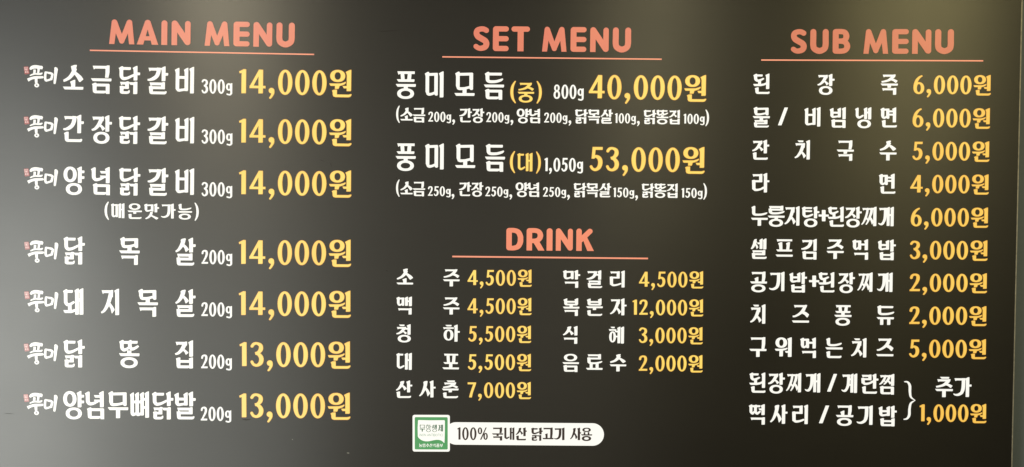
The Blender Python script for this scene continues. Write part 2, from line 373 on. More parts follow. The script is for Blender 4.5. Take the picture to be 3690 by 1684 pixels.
        return (topbar(x0 + W * .07, x1 - W * .10, y0, h) + [[(x1 - W * .30, y0 + 3), (x1 - W * .2, y0 - 2), (x1 - W * .10, y0 - 1), (x1 - W * .12, y0 + H * .3), (x1 - W * .42, y0 + H * .3)]]
                + sweep([(x0 + W * .76, y0 + 3, 18), (x0 + W * .66, y0 + H * .33, 19), (x0 + W * .50, y0 + H * .62, 17), (x0 + W * .26, y0 + H * .87, 13), (x0 + 2, y1 - 3, 8)])
                + [[(x0 + W * .68, y0 + H * .54), (x0 + W * .84, y0 + H * .66), (x1, y0 + H * .82), (x1, y0 + H * .85), (x0 + W * .82, y1), (x0 + W * .79, y1 - 2), (x0 + W * .72, y0 + H * .8), (x0 + W * .57, y0 + H * .64)]])
    if c == 'ㅊ':
        t = h * .88
        cb = y0 + t + (4 if k == 'h' else 7)
        sb = bar(x0 + W * .26, x0 + W * (.80 if k == 'h' else .76), y0, t)
        save = TH
        return sb + G('ㅈ', (x0, cb, x1, y1), k, wd * .97)
    if c == 'ㅉ':
        X = lambda u: x0 + W * u
        Y = lambda u: y0 + H * u
        o = topbar(X(.08), X(.97), y0, h * .92)
        o += [[(X(.78), y0 + 3), (X(.86), y0 - 2), (X(.98), y0 - 1), (X(.96), Y(.22)), (X(.74), Y(.22))], [(X(.44), y0 + 2), (X(.52), y0 - 2), (X(.60), y0), (X(.60), y0 + 6), (X(.44), y0 + 6)]]
        o += sweep([(X(.52), Y(.08), 13), (X(.48), Y(.3), 13), (X(.38), Y(.54), 13), (X(.20), Y(.84), 10), (X(.03), Y(.985), 6)])
        o += sweep([(X(.87), Y(.08), 15), (X(.83), Y(.3), 15), (X(.70), Y(.56), 13), (X(.55), Y(.82), 10), (X(.40), Y(.99), 6)])
        o += [[(X(.44), Y(.50)), (X(.51), Y(.58)), (X(.58), Y(.66)), (X(.52), Y(.76)), (X(.36), Y(.60))]]
        o += [[(X(.78), Y(.50)), (X(.90), Y(.62)), (X(1.04), Y(.78)), (X(1.04), Y(.82)), (X(.93), Y(.98)), (X(.90), Y(.96)), (X(.80), Y(.76)), (X(.68), Y(.62))]]
        return o
    if c == 'ㅇ':
        if k == 'f': return ring(x0, y0, x1, y1, TV, TH * .92)
        return ring(x0, y0, x1, y1, wd, TH * .85 if k == 'h' else TH)
    if c == 'ㅍ':
        t = h * .95
        if k == 'h':
            o = topbar(x0 + W * .03, x1, y0, t) + bar(x0, x1 - 1, y1 - t, t)
            for s in (0, 1):
                a = x0 + W * (.20 if s == 0 else .62)
                d_ = 4 if s == 0 else -4
                o += [[(a, y0 + 6), (a + wd, y0 + 6), (a + wd + d_ * .9, y1 - 4), (a + d_, y1 - 4)]]
            return o
    if c == 'ㅎ':
        t = h * .85
        o = bar(x0 + W * .24, x1 - W * .20, y0, t)
        yb = y0 + t + (5 if H < 90 else 7)
        o += topbar(x0 + W * .02, x1, yb, t)
        yr = yb + t + (3 if H < 90 else 5)
        o += ring(x0 + W * .08, yr, x1 - W * .03, y1, wd * .95, TH * .8)
        return o
    raise KeyError(c)

CH = 'ㄱㄲㄴㄷㄸㄹㅁㅂㅃㅅㅆㅇㅈㅉㅊㅋㅌㅍㅎ'
VO = 'ㅏㅐㅑㅒㅓㅔㅕㅖㅗㅘㅙㅚㅛㅜㅝㅞㅟㅠㅡㅢㅣ'
FI = ['', 'ㄱ', 'ㄲ', 'ㄳ', 'ㄴ', 'ㄵ', 'ㄶ', 'ㄷ', 'ㄹ', 'ㄺ', 'ㄻ', 'ㄼ', 'ㄽ', 'ㄾ', 'ㄿ', 'ㅀ', 'ㅁ', 'ㅂ', 'ㅄ', 'ㅅ', 'ㅆ', 'ㅇ', 'ㅈ', 'ㅊ', 'ㅋ', 'ㅌ', 'ㅍ', 'ㅎ']

def tick_r(y, x=91, e=102.5):
    return [[(x - 3, y), (e - 1.5, y), (e, y + 2), (e - .5, y + 11), (e - 3, y + 13), (x - 3, y + 13)]]
def tick_l(x0, x1, y, h=13):
    return [[(x0, y), (x1 + 3, y), (x1 + 3, y + h), (x0 + 6, y + h), (x0 + 3.5, y + h * .75)]]

def final(f):
    if f == 'ㄱ': return G('ㄱ', (9, 90, 91, 136), 'f')
    if f == 'ㄴ': return G('ㄴ', (10, 84, 95, 133), 'f')
    if f == 'ㄹ': return G('ㄹ', (10, 79, 96, 136), 'f')
    if f == 'ㅁ': return G('ㅁ', (11, 82, 91, 137), 'f')
    if f == 'ㅂ': return G('ㅂ', (11, 84, 91, 137), 'f')
    if f == 'ㅇ': return G('ㅇ', (12, 81, 91, 139), 'f')
    if f == 'ㅅ': return sweep([(50, 74, 17), (45, 95, 17), (30, 118, 15), (8, 133, 9)]) + [[(50, 98), (62, 106), (93, 122), (98, 126), (86, 139), (80, 137), (60, 120), (46, 112)]]
    if f == 'ㄺ':
        t = 12.5
        o = topbar(5, 48, 79, t) + [[(30, 80), (40, 76), (48, 77), (48, 112), (30, 112)]] + bar(3, 47, 100, t)
        o += [[(3, 101), (10, 98), (20, 98), (22, 103), (22, 137 - t), (42, 137 - t), (50, 134 - t - 4), (53, 122), (52, 131), (46, 135.5), (38, 137), (14, 137), (7, 134), (4, 128), (4.5, 110)]]
        o += [[(48, 77), (52, 80), (72, 80), (80, 76.5), (89.5, 77.5), (89.5, 134), (86, 137), (70, 137), (70, 80 + t), (56, 80 + t), (51, 88)]]
        return o

def syllable(ch):
    n = ord(ch) - 0xAC00
    c, v, f = CH[n // 588], VO[n % 588 // 28], FI[n % 28]
    o = []
    if ch in '원워':                        # its own proportions, 100 x 121
        o += ring(3, 1, 71, 55, 21, 11)
        o += [[(0, 61), (1, 60.5), (30, 60.5), (50, 60), (64, 56), (72, 52.5), (74, 54), (73.5, 59), (66, 65.5), (56, 69.5), (46, 72), (44, 80), (42, 84), (40, 85), (25, 85), (25, 72), (7, 72), (3.5, 70)]]
        if ch == '원':
            o += stem(77, 0, 94, 20.5) + tick_l(59, 77, 71, 11)
            o += [[(12, 92), (20, 88), (33, 87), (35, 89), (35, 108.5), (86, 108.5), (95, 106), (99, 106), (100, 109), (98, 114), (93, 119), (86, 121), (28, 121), (19, 118), (15.5, 111), (15, 100)]]
            return [[(x, y * 1.0) for x, y in p] for p in o], 100
        o = ring(3, 1, 71, 70, 21, 12) + [[(0, 78), (1, 77), (40, 76.5), (60, 73), (71, 69), (74, 70.5), (73, 76), (62, 84), (47, 88), (47, 124), (44, 127), (27, 127), (27, 90), (9, 90), (4, 87)]]
        return o + stem(77, 0, 130, 20.5) + tick_l(59, 77, 91, 12), 98
    if ch == '된':
        o = G('ㄷ', (4, 2, 60, 55), 'v', 18) + leg(28, 48, 72, 17)
        o += [[(0, 70), (1, 69), (40, 69), (60, 66), (76, 58), (76, 72), (62, 79), (44, 83), (9, 83), (4, 80)]]
        return o + stem(75, 0, 102) + G('ㄴ', (13, 92, 96, 135), 'f'), 96
    if ch == '돼':
        o = G('ㄷ', (3, 4, 53, 88), 'v', 17) + leg(23, 78, 108, 17)
        o += [[(0, 106), (36, 106), (48, 103), (60, 99), (60, 112), (46, 118), (38, 120), (9, 120), (4, 117)]]
        return o + stem(58, 0, 128, 17.5, .7) + stem(79, -1, 128, 19, .7) + [[(74, 49), (81, 49), (81, 63), (74, 63)]], 98
    if v in 'ㅗㅛㅜㅠㅡ':
        if f:
            hi = {'ㄱ': (8, 3, 90, 60), 'ㅇ': (9, 0, 89, 56), 'ㅈ': (2, 3, 98, 56), 'ㅊ': (4, 0, 97, 58), 'ㅍ': (5, 1, 94, 53), 'ㄸ': (5, 1, 94, 57)}.get(c, (8, 1, 92, 57))
            yb = 64
            if v == 'ㅗ' and c != 'ㅇ': yb = 66
            if c == 'ㅁ' and v == 'ㅗ': hi = (8, 1, 92, 54)
            if c == 'ㅂ': hi = (8, 0, 92, 54)
            if c == 'ㄹ': hi = (5, 0, 96, 56)
            if v == 'ㅜ' and f != 'ㅇ': yb = 62
            if ch == '공' or ch == '곡': hi = (8, 3, 90, 66)
            o += G(c, hi, 'h')
            if v == 'ㅛ':
                o = ring(12, 0, 88, 45, 19, 11) + bar(0, 100, 68, 13) + leg(24, 46, 70, 15) + leg(60, 46, 70, 15)
            else:
                o += bar(0, 100, yb, 13.5)
            if v == 'ㅗ':
                o += stem(30, 36, yb + 2, 18) if c == 'ㄱ' else leg(40, hi[3] - 5, yb + 3, 20)
            if v == 'ㅜ': o += leg(40, yb + 10, 90, 20)
            if f == 'ㄱ':
                o += G('ㄱ', (9, 91 if v != 'ㅜ' else 93, 91, 136), 'f')
                if v == 'ㅜ': pass
            elif f == 'ㄴ': o += G('ㄴ', (9, 90, 94, 135), 'f') if v != 'ㅜ' else [[(5, 97), (14, 92), (27, 91.5), (27, 121), (86, 121), (95, 118), (97, 121), (96, 127), (90, 133), (84, 135), (22, 135), (11, 130), (8, 120), (8, 106)]]
            elif f == 'ㄹ': o += G('ㄹ', (8, 88, 95, 137), 'f')
            elif f == 'ㅁ': o += G('ㅁ', (9, 87, 91, 138), 'f')
            elif f == 'ㅇ': o += G('ㅇ', (7, 85, 91, 138), 'f')
            else: o += final(f)
            return o, 100
        if v in 'ㅗㅛ':
            hi = {'ㅁ': (7, 1, 92, 92), 'ㅍ': (6, 3, 94, 80), 'ㄱ': (8, 3, 92, 108), 'ㄹ': (8, 3, 95, 78)}.get(c, (0, 0, 99, 82))
            o += G(c, hi, 'h')
            yb = 107
            if v == 'ㅗ':
                o += stem(40, 73, yb + 2, 20) if c == 'ㅅ' else (stem(28, 60, yb + 2, 19) if c == 'ㄱ' else leg(40, hi[3] - 8, yb + 2, 20))
            else: o += leg(22, hi[3] - 8, yb + 2, 18) + leg(58, hi[3] - 14, yb + 2, 18)
            return o + bar(0, 100, yb, 13.5), 100
        if v == 'ㅡ':
            hi = {'ㅍ': (5, 4, 94, 86), 'ㅈ': (1, 3, 99, 84)}.get(c, (5, 0, 94, 84))
            if c == 'ㅍ':
                o = topbar(5, 95, 4, 13) + bar(3, 96, 72, 13)
                o += [[(13, 31), (30, 23), (37, 23), (39, 74), (22, 74), (19, 45)], [(60, 31), (72, 23), (83, 23), (81, 45), (78, 74), (61, 74), (64, 45)]]
            else: o += G(c, hi, 'h')
            return o + bar(0, 100, 106, 13.5), 100
        hi = {'ㅁ': (7, 1, 92, 73), 'ㄱ': (7, 3, 92, 80), 'ㄴ': (6, 0, 94, 66), 'ㄷ': (6, 1, 98, 66), 'ㅅ': (1, 0, 97, 66), 'ㅊ': (2, 0, 97, 70), 'ㅂ': (8, 0, 92, 66)}.get(c, (1, 3, 98, 66))
        o += G(c, hi, 'h')
        yb = 79
        o += bar(0, 100, yb, 13.5)
        if v == 'ㅜ': o += leg(40, yb + 9, 132, 20)
        else: o += leg(20, yb + 9, 130, 18) + leg(61, yb + 9, 130, 18)
        return o, 100
    # vertical vowels
    two = v in 'ㅐㅔㅖ'
    ybot = 129 if not f else {'ㅇ': 80, 'ㄺ': 71, 'ㄴ': 98, 'ㅂ': 80, 'ㅁ': 79, 'ㅅ': 76}.get(f, 72)
    if f == 'ㄴ': ybot = 99 if c in 'ㅁㄹ' else 90
    cb = 121 if not f else {'ㄴ': 76, 'ㅇ': 76}.get(f, 71)
    cr = 66
    if two: cr = 46
    elif v in 'ㅓㅕ' and c in 'ㅅㅈㅊㄱ': cr = 64
    elif v in 'ㅓㅕ': cr = 50
    if c == 'ㄴ' and v == 'ㅕ': cr = 62
    if c in 'ㅈㅅㅊ' and not two: cr = 69
    if c == 'ㅉ' and not two: cr = 72
    k_top = {'ㄱ': 8, 'ㅈ': 8, 'ㅉ': 9, 'ㅊ': 3, 'ㄹ': 8, 'ㅇ': 1, 'ㅎ': 2}.get(c, 3)
    x0 = 0
    wd = TV - (2.5 if two else 0)
    if c in 'ㄱㅈㅅㅉ' and not two: x0 = 0
    if c == 'ㅎ' and not two: cr = 66
    if c in 'ㅂㅁㄷㅌ' and v in 'ㅣㅏ': cr = 63; wd = TV - .8
    if c == 'ㅃ': cr = 67
    if c == 'ㄸ': cr = 64
    if c == 'ㄱ' and two: cr = 50
    if c == 'ㅇ': o += ring(0, k_top, 65, (98 if not f else 77), TV, TH)
    elif c == 'ㅎ': o += G(c, (x0, k_top, cr, cb), 'v', wd)
    else: o += G(c, (x0 + 2, k_top, cr, cb), 'v', wd)
    X = 71
    if v == 'ㅣ': o += stem(X + 2, 0, ybot); wdt = 92
    elif v in 'ㅏㅑ':
        o += stem(X, 0, ybot); H = ybot
        if v == 'ㅏ': o += tick_r(32 if f else 48)
        else: o += tick_r(19) + tick_r(47)
        wdt = 102
        if c in 'ㄷㄹ': o += [[(58, (cb - 26)), (X + 3, cb - 33), (X + 3, cb - 21), (58, cb - 13)]]
    elif v in 'ㅓㅕ':
        if c in 'ㅅㅈㅊㄱ': a = 48
        elif c in 'ㄴ': a = 42
        elif c in 'ㅃ': a = 60; X = 74
        elif c == 'ㄸ': a = 54
        else: a = 46
        o += stem(X, 0, ybot, None, .7 if c == 'ㅃ' else 1)
        if v == 'ㅓ': o += tick_l(a, X, 28 if f else 50)
        else:
            ys = (20, 42) if f else (33, 73)
            if c == 'ㄸ': o += tick_l(a, X, 30, 11); 
            else: o += tick_l(a, X, ys[0], 12) + tick_l(a, X, ys[1], 12)
        wdt = 91
    else:
        w1, w2 = 17, 18
        a, b_ = 51, 74
        if v == 'ㅐ':
            o += stem(a, 1, ybot - 2, w1, .7) + stem(b_, 0, ybot, w2, .6)
            yt = 28 if f else 48
            o += [[(a + 8, yt), (b_ + 6, yt), (b_ + 6, yt + 13), (a + 8, yt + 13)]]
        else:
            a, b_ = 54, 76
            o += stem(a, 1, ybot - 2, w1, .5) + stem(b_ - 1, 0, ybot, w2, .4)
            if v == 'ㅔ': o += tick_l(38, a, 26 if f else 45, 12)
            else: o += tick_l(36, a, 32, 12) + tick_l(36, a, 70, 12)
        wdt = 93
    if f: o += final(f)
    return o, max(wdt, 96) if f in ('ㄴ', 'ㄹ') else wdt

# ------------------------------------------------------------------ figures and signs (figure height 100)
def figure(c):
    if c == '0': return ring(0, -.5, 59, 104, 18.5, 11, e=2.05), 59
    if c == '1': return [[(0, 9.5), (8, 5.5), (18, 0), (27, 0), (29, 2), (29, 98), (27, 100), (10, 100), (10, 16), (2.5, 18), (1, 15)]], 29
    if c == '2': return sweep([(8, 24, 15), (12, 12, 14), (26, 5.5, 12), (41, 12, 17), (43, 30, 18), (36, 50, 16), (24, 70, 13), (11, 92, 11)], cap0=True) + [[(2, 88), (16, 87), (54, 87), (54, 98), (52, 100), (0, 100), (0, 94)]], 55
    if c == '3': return (sweep([(8, 17, 13), (15, 8, 13), (28, 5.5, 11.5), (42, 14, 16), (43, 30, 18), (33, 43, 14), (20, 47, 11)], cap0=True)
                         + sweep([(22, 47, 11), (35, 51, 15), (45, 67, 18.5), (42, 86, 18), (28, 96.5, 12.5), (14, 93, 12), (7, 82, 12)], cap1=True)), 55
    if c == '4': return [[(37.7, 1), (53, 1), (55, 3), (55, 97), (53, 99.5), (36.3, 99.5), (36.3, 20)], [(0, 67.5), (65, 67.5), (65.6, 69), (65.6, 77), (65, 78.5), (0, 78.5)],
                         [(37.7, 1), (46, 2), (36.3, 29), (16.4, 67.5), (8, 75), (0, 78.5), (0, 71)]], 65.6
    if c == '5': return ([[(11, 0), (53, 0), (53, 11), (51, 13), (24, 13), (20, 50), (7, 50)]]
                         + sweep([(12, 46, 9), (25, 40, 13), (39, 48, 18), (43.5, 66, 19), (38, 86, 17), (24, 96, 13), (12, 92, 12), (6, 83, 12)], cap1=True)), 55
    if c == '6': return ring(0, 37, 57, 104, 18, 11, e=2.05) + sweep([(9, 74, 18), (10, 52, 18), (18, 27, 16), (32, 10, 12), (46, 2, 8)]), 57
    if c == '7': return [[(0, 0), (54, 0), (54, 9), (42, 44), (33, 72), (28, 97), (27, 100), (9, 100), (14, 76), (24, 44), (35, 13), (0, 13)]], 54
    if c == '8': return ring(5, 0, 52, 50, 15, 10) + ring(1, 43, 57, 104, 17, 11), 58
    if c == ',': return disc(12, 87, 12) + sweep([(16, 84, 16), (17, 98, 13), (11, 110, 9), (6, 118, 7)], cap1=True) if False else [disc(12, 87, 12)] + sweep([(15, 84, 17), (17.5, 97, 13), (12, 110, 10), (7, 117, 9)], cap1=True), 24
    if c == 'g': return (ring(0, 27, 48, 80, 16, 10) + [[(36, 31), (44, 27), (52, 26), (52, 96), (44, 104), (36, 90)]]
                         + sweep([(44, 88, 16), (43, 102, 15), (30, 110, 11), (10, 106, 11)], cap1=True)), 52
    if c == '%': return ring(0, 0, 40, 56, 14, 9) + ring(50, 44, 90, 101, 14, 9) + [[(70, 0), (80, 0), (33, 100), (20, 100)]], 90
    if c == '원':
        p, _ = syllable('원'); return [[(x * .915, y * .943 - 4.2) for x, y in q] for q in p], 91.5
    raise KeyError(c)
GAP = {'1': 14, ',': 15}

def bracket(side):                          # 20 x 100
    s = sweep([(17, 1, 5), (8.5, 22, 9.5), (5.5, 50, 11), (8.5, 78, 9.5), (17, 99, 5)], 5, True, True)
    return s if side == '(' else [[(20 - x, y) for x, y in p] for p in s]

def extra(c):                               # in a 100-wide syllable cell
    if c == '/': return [[(37, 4), (56, 4), (56, 6), (20, 122), (18, 122), (0, 122), (0, 120)]], 56
    if c == '+': return [[(0, 54), (58, 54), (60, 56), (60, 66), (58, 68), (2, 68), (0, 66)], [(19, 26), (21, 24), (39, 24), (41, 26), (41, 96), (39, 99), (22, 99), (20, 96)]], 58

# ------------------------------------------------------------------ setting polygons on the board
def put(polys, p0, ex, ey):
    return [[(p0.x + ex.x * x + ey.x * y, p0.y + ex.y * x + ey.y * y) for x, y in p] for p in polys]

def frame(x0, x1, y0, y1):
    a, b = B(x0, y0), B(x1, y1)
    d = b - a; ex = d / (x1 - x0)           # per photo pixel
    ey = Vector((ex.y, -ex.x))              # down
    return a, ex, ey

FRONT, BACK = .0012, .0002
board = None
CACHE = {}
def glyph(kind, c):
    if (kind, c) not in CACHE:
        p = {'s': lambda: syllable(c), 'f': lambda: figure(c), 'b': lambda: (bracket(c), 20), 'x': lambda: extra(c), 'c': lambda: capital(c)}[kind]()
        CACHE[(kind, c)] = (p[0], p[1]) + union(p[0])
    return CACHE[(kind, c)]
KNAME = {'s': 'syllable', 'f': 'digit', 'b': 'bracket', 'x': 'sign', 'c': 'letter'}

# a cell: (kind, character, origin on the board, ex, ey) with ex, ey = one glyph unit right / down
def word(cells, x0, x1, y0, y1, sx, sy):
    """cells: (syllable, x of its cell left). y: top of the row at x0 and x1."""
    a, ex, ey = frame(x0, x1, y0, y1)
    return [('x' if ch in '/+' else 's', ch, a + ex * (x - x0), ex * sx, ey * sy) for ch, x in cells]

def spread(text, x0, x1):
    t = [c for c in text]
    return [(c, x0 + (x1 - x0) * i / (len(t) - 1)) for i, c in enumerate(t)]

def run(text, x0, x1, y0, slope, h):
    """figures between x0 and x1, top at y0, figure height h"""
    pos, x = [], 0
    for i, c in enumerate(text):
        wd = glyph('f', c)[1]
        pos.append((c, x)); x += wd
        if i < len(text) - 1:
            g = 10.5
            if c == '1': g = 14
            if text[i + 1] == ',': g = 12
            if c == ',': g = 14
            x += g
    sx = (x1 - x0) / x; sy = h / 100
    a, ex, ey = frame(x0, x1, y0, y0 + slope * (x1 - x0))
    return [('f', c, a + ex * q * sx, ex * sx, ey * sy) for c, q in pos]

def brackets(c, x0, x1, y0, y1):
    a, ex, ey = frame(x0, x1, y0, y0)
    return [('b', c, a, ex * (x1 - x0) / 20, ey * (y1 - y0) / 100)]

def polys_of(cells):
    out = []
    for k, c, o, ex, ey in cells: out += put(glyph(k, c)[0], o, ex, ey)
    return out

MESH = {}
def lettered(name, cells, mat, label=None):
    """a printed word: an Empty at its first character, each character a backlit face under it"""
    o0 = cells[0][2]
    e = bpy.data.objects.new(name, None); col.objects.link(e); e.parent = board
    e.empty_display_size = .02; e.location = (o0.x, 0, o0.y)
    if label: e["label"] = label
    for i, (k, c, o, ex, ey) in enumerate(cells):
        nm = 'comma' if c == ',' else 'won_syllable' if c == '원' and k == 'f' else 'letter' if c == 'g' else 'percent_sign' if c == '%' else 'slash' if c == '/' else 'plus_sign' if c == '+' else KNAME[k]
        lv = i % 2
        key = (k, c, mat, lv)
        if key not in MESH:
            _, _, pts, tris = glyph(k, c)
            MESH[key] = raised(nm, pts, tris, mat, BACK, FRONT + .0002 * lv, -1)
            if mat in ('yellow', 'gold'): rimmed(MESH[key], FRONT + .0002 * lv, 'rim')
        g = bpy.data.objects.new(nm, MESH[key]); col.objects.link(g); g.parent = e
        g.location = (o.x - o0.x, 0, o.y - o0.y)
        g.rotation_euler = (0, -math.atan2(ex.y, ex.x), 0)
        g.scale = (ex.length, 1, ey.length)
    return e

# ------------------------------------------------------------------ wall and board
def mesh_obj(name, V, F, mat, parent=None):
    me = bpy.data.meshes.new(name); me.from_pydata(V, [], F); me.update(); me.materials.append(M[mat])
    o = bpy.data.objects.new(name, me); col.objects.link(o); o.parent = parent
    return o

def prism(name, quad, yf, yb, mat, parent=None):
    """quad in board coordinates, from y=yf (front) to y=yb"""
    n = len(quad)
    if area(quad) < 0: quad = quad[::-1]
    V = [(x, yf, z) for x, z in quad] + [(x, yb, z) for x, z in quad]
    F = [list(range(n)), list(range(2 * n - 1, n - 1, -1))] + [[i, i + n, (i + 1) % n + n, (i + 1) % n] for i in range(n)]
    return mesh_obj(name, V, F, mat, parent)

wall = prism("wall", [(-3.2, .2), (3.4, .2), (3.4, 3.6), (-3.2, 3.6)], .062, .20, 'wall')
wall["kind"] = 'structure'

board = bpy.data.objects.new("menu_board", None); col.objects.link(board)
board["label"] = "wide black backlit menu board with white, yellow and coral lettering, on the grey wall"
board["category"] = "menu board"

tr, br = B(3684.5, 0), B(3647.5, 1684)
dz = (tr - br)
def right_at(z): return br.x + (z - br.y) * dz.x / dz.y
ztop, zbot, xl = B(1845, -70).y, B(1845, 1760).y, B(-70, 842).x
T = .0035
panel = prism("panel", [(xl, zbot), (right_at(zbot) - T, zbot), (right_at(ztop) - T, ztop), (xl, ztop)], 0, .045, 'panel', board)
edge = prism("edge_trim", [(right_at(zbot) - T, zbot), (right_at(zbot), zbot), (right_at(ztop), ztop), (right_at(ztop) - T, ztop)], -.0012, .045, 'trim', board)
e2 = prism("edge_trim", [(xl - T, zbot), (xl, zbot), (xl, ztop), (xl - T, ztop)], -.0012, .045, 'trim', board)
e3 = prism("edge_trim", [(xl - T, ztop), (right_at(ztop), ztop), (right_at(ztop), ztop + T), (xl - T, ztop + T)], -.0012, .045, 'trim', board)
e4 = prism("edge_trim", [(xl - T, zbot - T), (right_at(zbot), zbot - T), (right_at(zbot), zbot), (xl - T, zbot)], -.0012, .045, 'trim', board)
cabinet = prism("cabinet", [(xl + .02, zbot + .02), (right_at(zbot) - .03, zbot + .02), (right_at(ztop) - .03, ztop - .02), (xl + .02, ztop - .02)], .046, .061, 'trim', board)

def part(name, polys, mat, label=None, lift=0, parent=None):
    if len(polys[0]) == 5 and isinstance(polys[0][0], str): return lettered(name, polys, mat, label)
    return flat(name, polys, mat, parent or board, BACK if not lift else lift - .0004, FRONT if not lift else lift, label)

# ------------------------------------------------------------------ headings (rounded capitals, 100 high)
SW = 24.0
def ln(pts, w_=SW, c0=True, c1=True):
    q = [(x, y, w_) for x, y in pts]
    out = []
    for a, b in zip(q, q[1:]): out += sweep([a, b], smooth=False)
    for i, (x, y, _) in enumerate(q):
        if (i == 0 and not c0) or (i == len(q) - 1 and not c1): continue
        out.append(disc(x, y, w_ / 2, n=20))
    return out
def capital(c):
    r = SW / 2
    if c == 'M':
        o = [disc(21, 11.5, 11.5), disc(83, 11.5, 11.5), disc(52, 87, 11), [(9.5, 12), (32.5, 12), (21.5, 100), (0, 100)], [(71.5, 12), (94.5, 12), (104, 100), (82.5, 100)],
             [(12, 18), (31.5, 6), (60, 80), (62, 88), (57, 97), (47, 97), (42, 90), (21, 42)], [(92, 18), (72.5, 6), (44, 80), (42, 88), (47, 97), (57, 97), (62, 90), (83, 42)]]
        return o, 104
    if c == 'A':
        return [disc(42, 11.5, 12), [(30.5, 9), (53.5, 9), (84, 100), (59, 100), (42, 38), (25, 100), (0, 100)], [(22, 66), (62, 66), (64, 83), (20, 83)]], 84
    if c == 'I': return ln([(r, r), (r, 100)], SW, True, False), 24
    if c == 'N': return ln([(r - 1, r), (r - 1, 100)], 22, True, False) + ln([(r, r), (63, 87)], 24) + ln([(64, r), (64, 88)], 22) + [[(0, 14), (2, 4), (10, 0), (20, 4), (22, 30), (0, 30)]], 75
    if c == 'E': return ln([(r, r), (r, 88)]) + ln([(12, 10.5), (54, 10.5)], 21) + ln([(12, 50), (54, 50)], 21) + ln([(12, 89.5), (54, 89.5)], 21), 65
    if c == 'U': return sweep([(r, r, SW), (r, 40, SW), (r, 64, SW), (17, 80, SW), (37, 89, SW), (57, 80, SW), (62, 64, SW), (62, 40, SW), (62, r, SW)], 5, True, True), 74
    if c == 'T': return ln([(11, 10.5), (63, 10.5)], 21) + ln([(37, 12), (37, 100)], SW, False, False), 74
    if c == 'S': return sweep([(52, 17, 21), (42, 12, 21), (30, 11.5, 21), (16, 17, 22), (12.5, 29, 23), (18, 41, 24), (32, 50, 24), (48, 60, 24), (52.5, 72, 24), (47, 84, 23), (32, 89.5, 21), (20, 88, 20), (11, 82, 20)], 4, True, True), 65
    if c == 'B': return (ln([(r, r), (r, 88)]) + sweep([(12, 10.5, 21), (36, 10.5, 21), (50, 15, 22), (55, 29, 24), (50, 43, 22), (36, 48, 20), (12, 48, 20)], 4)
                         + sweep([(12, 50, 20), (38, 50, 20), (53, 56, 22), (59, 70, 24), (53, 84, 22), (38, 89.5, 21), (12, 89.5, 21)], 4)), 72
    if c == 'D': return ln([(r, r), (r, 88)]) + sweep([(12, 10.5, 21), (34, 10.5, 21), (52, 18, 23), (61, 36, 24), (62, 50, 24), (61, 64, 24), (52, 82, 23), (34, 89.5, 21), (12, 89.5, 21)], 4), 74
    if c == 'R': return (ln([(r, r), (r, 100)], SW, True, False) + sweep([(12, 10.5, 21), (38, 10.5, 21), (54, 17, 22), (60, 33, 24), (54, 49, 22), (38, 56.5, 20), (12, 56.5, 20)], 4)
                         + [[(26, 58), (50, 50), (78, 100), (51, 100)]]), 78
    if c == 'K': return ln([(r, r), (r, 100)], SW, True, False) + ln([(14, 56), (60, 12)], 23) + [[(26, 42), (46, 36), (78, 100), (49, 100)]], 78

def heading(name, letters, y0, y1, h, xa, xb):
    a, ex, ey = frame(xa, xb, y0, y1)
    out = []
    for c, l, r in letters:
        out.append(('c', c, a + ex * (l - xa), ex * ((r - l) / glyph('c', c)[1]), ey * (h / 100)))
    return part("heading", out, {"DRINK": 'coral_bright', "SUB MENU": 'coral_dim'}.get(name, 'coral'), "coral rounded heading reading " + name)

z = 1.9815
heading("MAIN MENU", [(c, l / z, r / z) for c, l, r in [('M', 782, 962), ('A', 980, 1133), ('I', 1155, 1197), ('N', 1228, 1363), ('M', 1465, 1641), ('E', 1670, 1786), ('N', 1812, 1946), ('U', 1976, 2106)]],
        70.2, 82.6, 88, 394, 1063)
heading("SET MENU", [(c, 1300 + l / z, 1300 + r / z) for c, l, r in [('S', 805, 921), ('E', 945, 1059), ('T', 1076, 1210), ('M', 1297, 1472), ('E', 1500, 1614), ('N', 1640, 1772), ('U', 1801, 1931)]],
        94.5, 100, 89, 1706, 2274)
heading("DRINK", [(c, 1300 + l / z, 1300 + r / z) for c, l, r in [('D', 1040, 1161), ('R', 1185, 1313), ('I', 1328, 1370), ('N', 1394, 1515), ('K', 1540, 1666)]],
        822, 824.5, 80.5, 1825, 2141)
z = 2.3633
heading("SUB MENU", [(c, 2600 + l / z, 2600 + r / z) for c, l, r in [('S', 590, 728), ('U', 757, 913), ('B', 948, 1100), ('M', 1211, 1421), ('E', 1455, 1596), ('N', 1625, 1787), ('U', 1820, 1979)]],
        105, 105.8, 89, 2850, 3437)

def underline(x0, y0, x1, y1, t=4.6):
    a, ex, ey = frame(x0, x1, y0, y1); L = x1 - x0
    part("underline", put([[(0, -t / 2), (L, -t / 2), (L, t / 2), (0, t / 2)]], a, ex, ey), 'line')
underline(324, 182, 1132, 196.8)
underline(1594, 205.5, 2384.5, 214)
underline(2743, 217, 3542.5, 219.8)
underline(1630, 924.8, 2335, 932, 5.6)

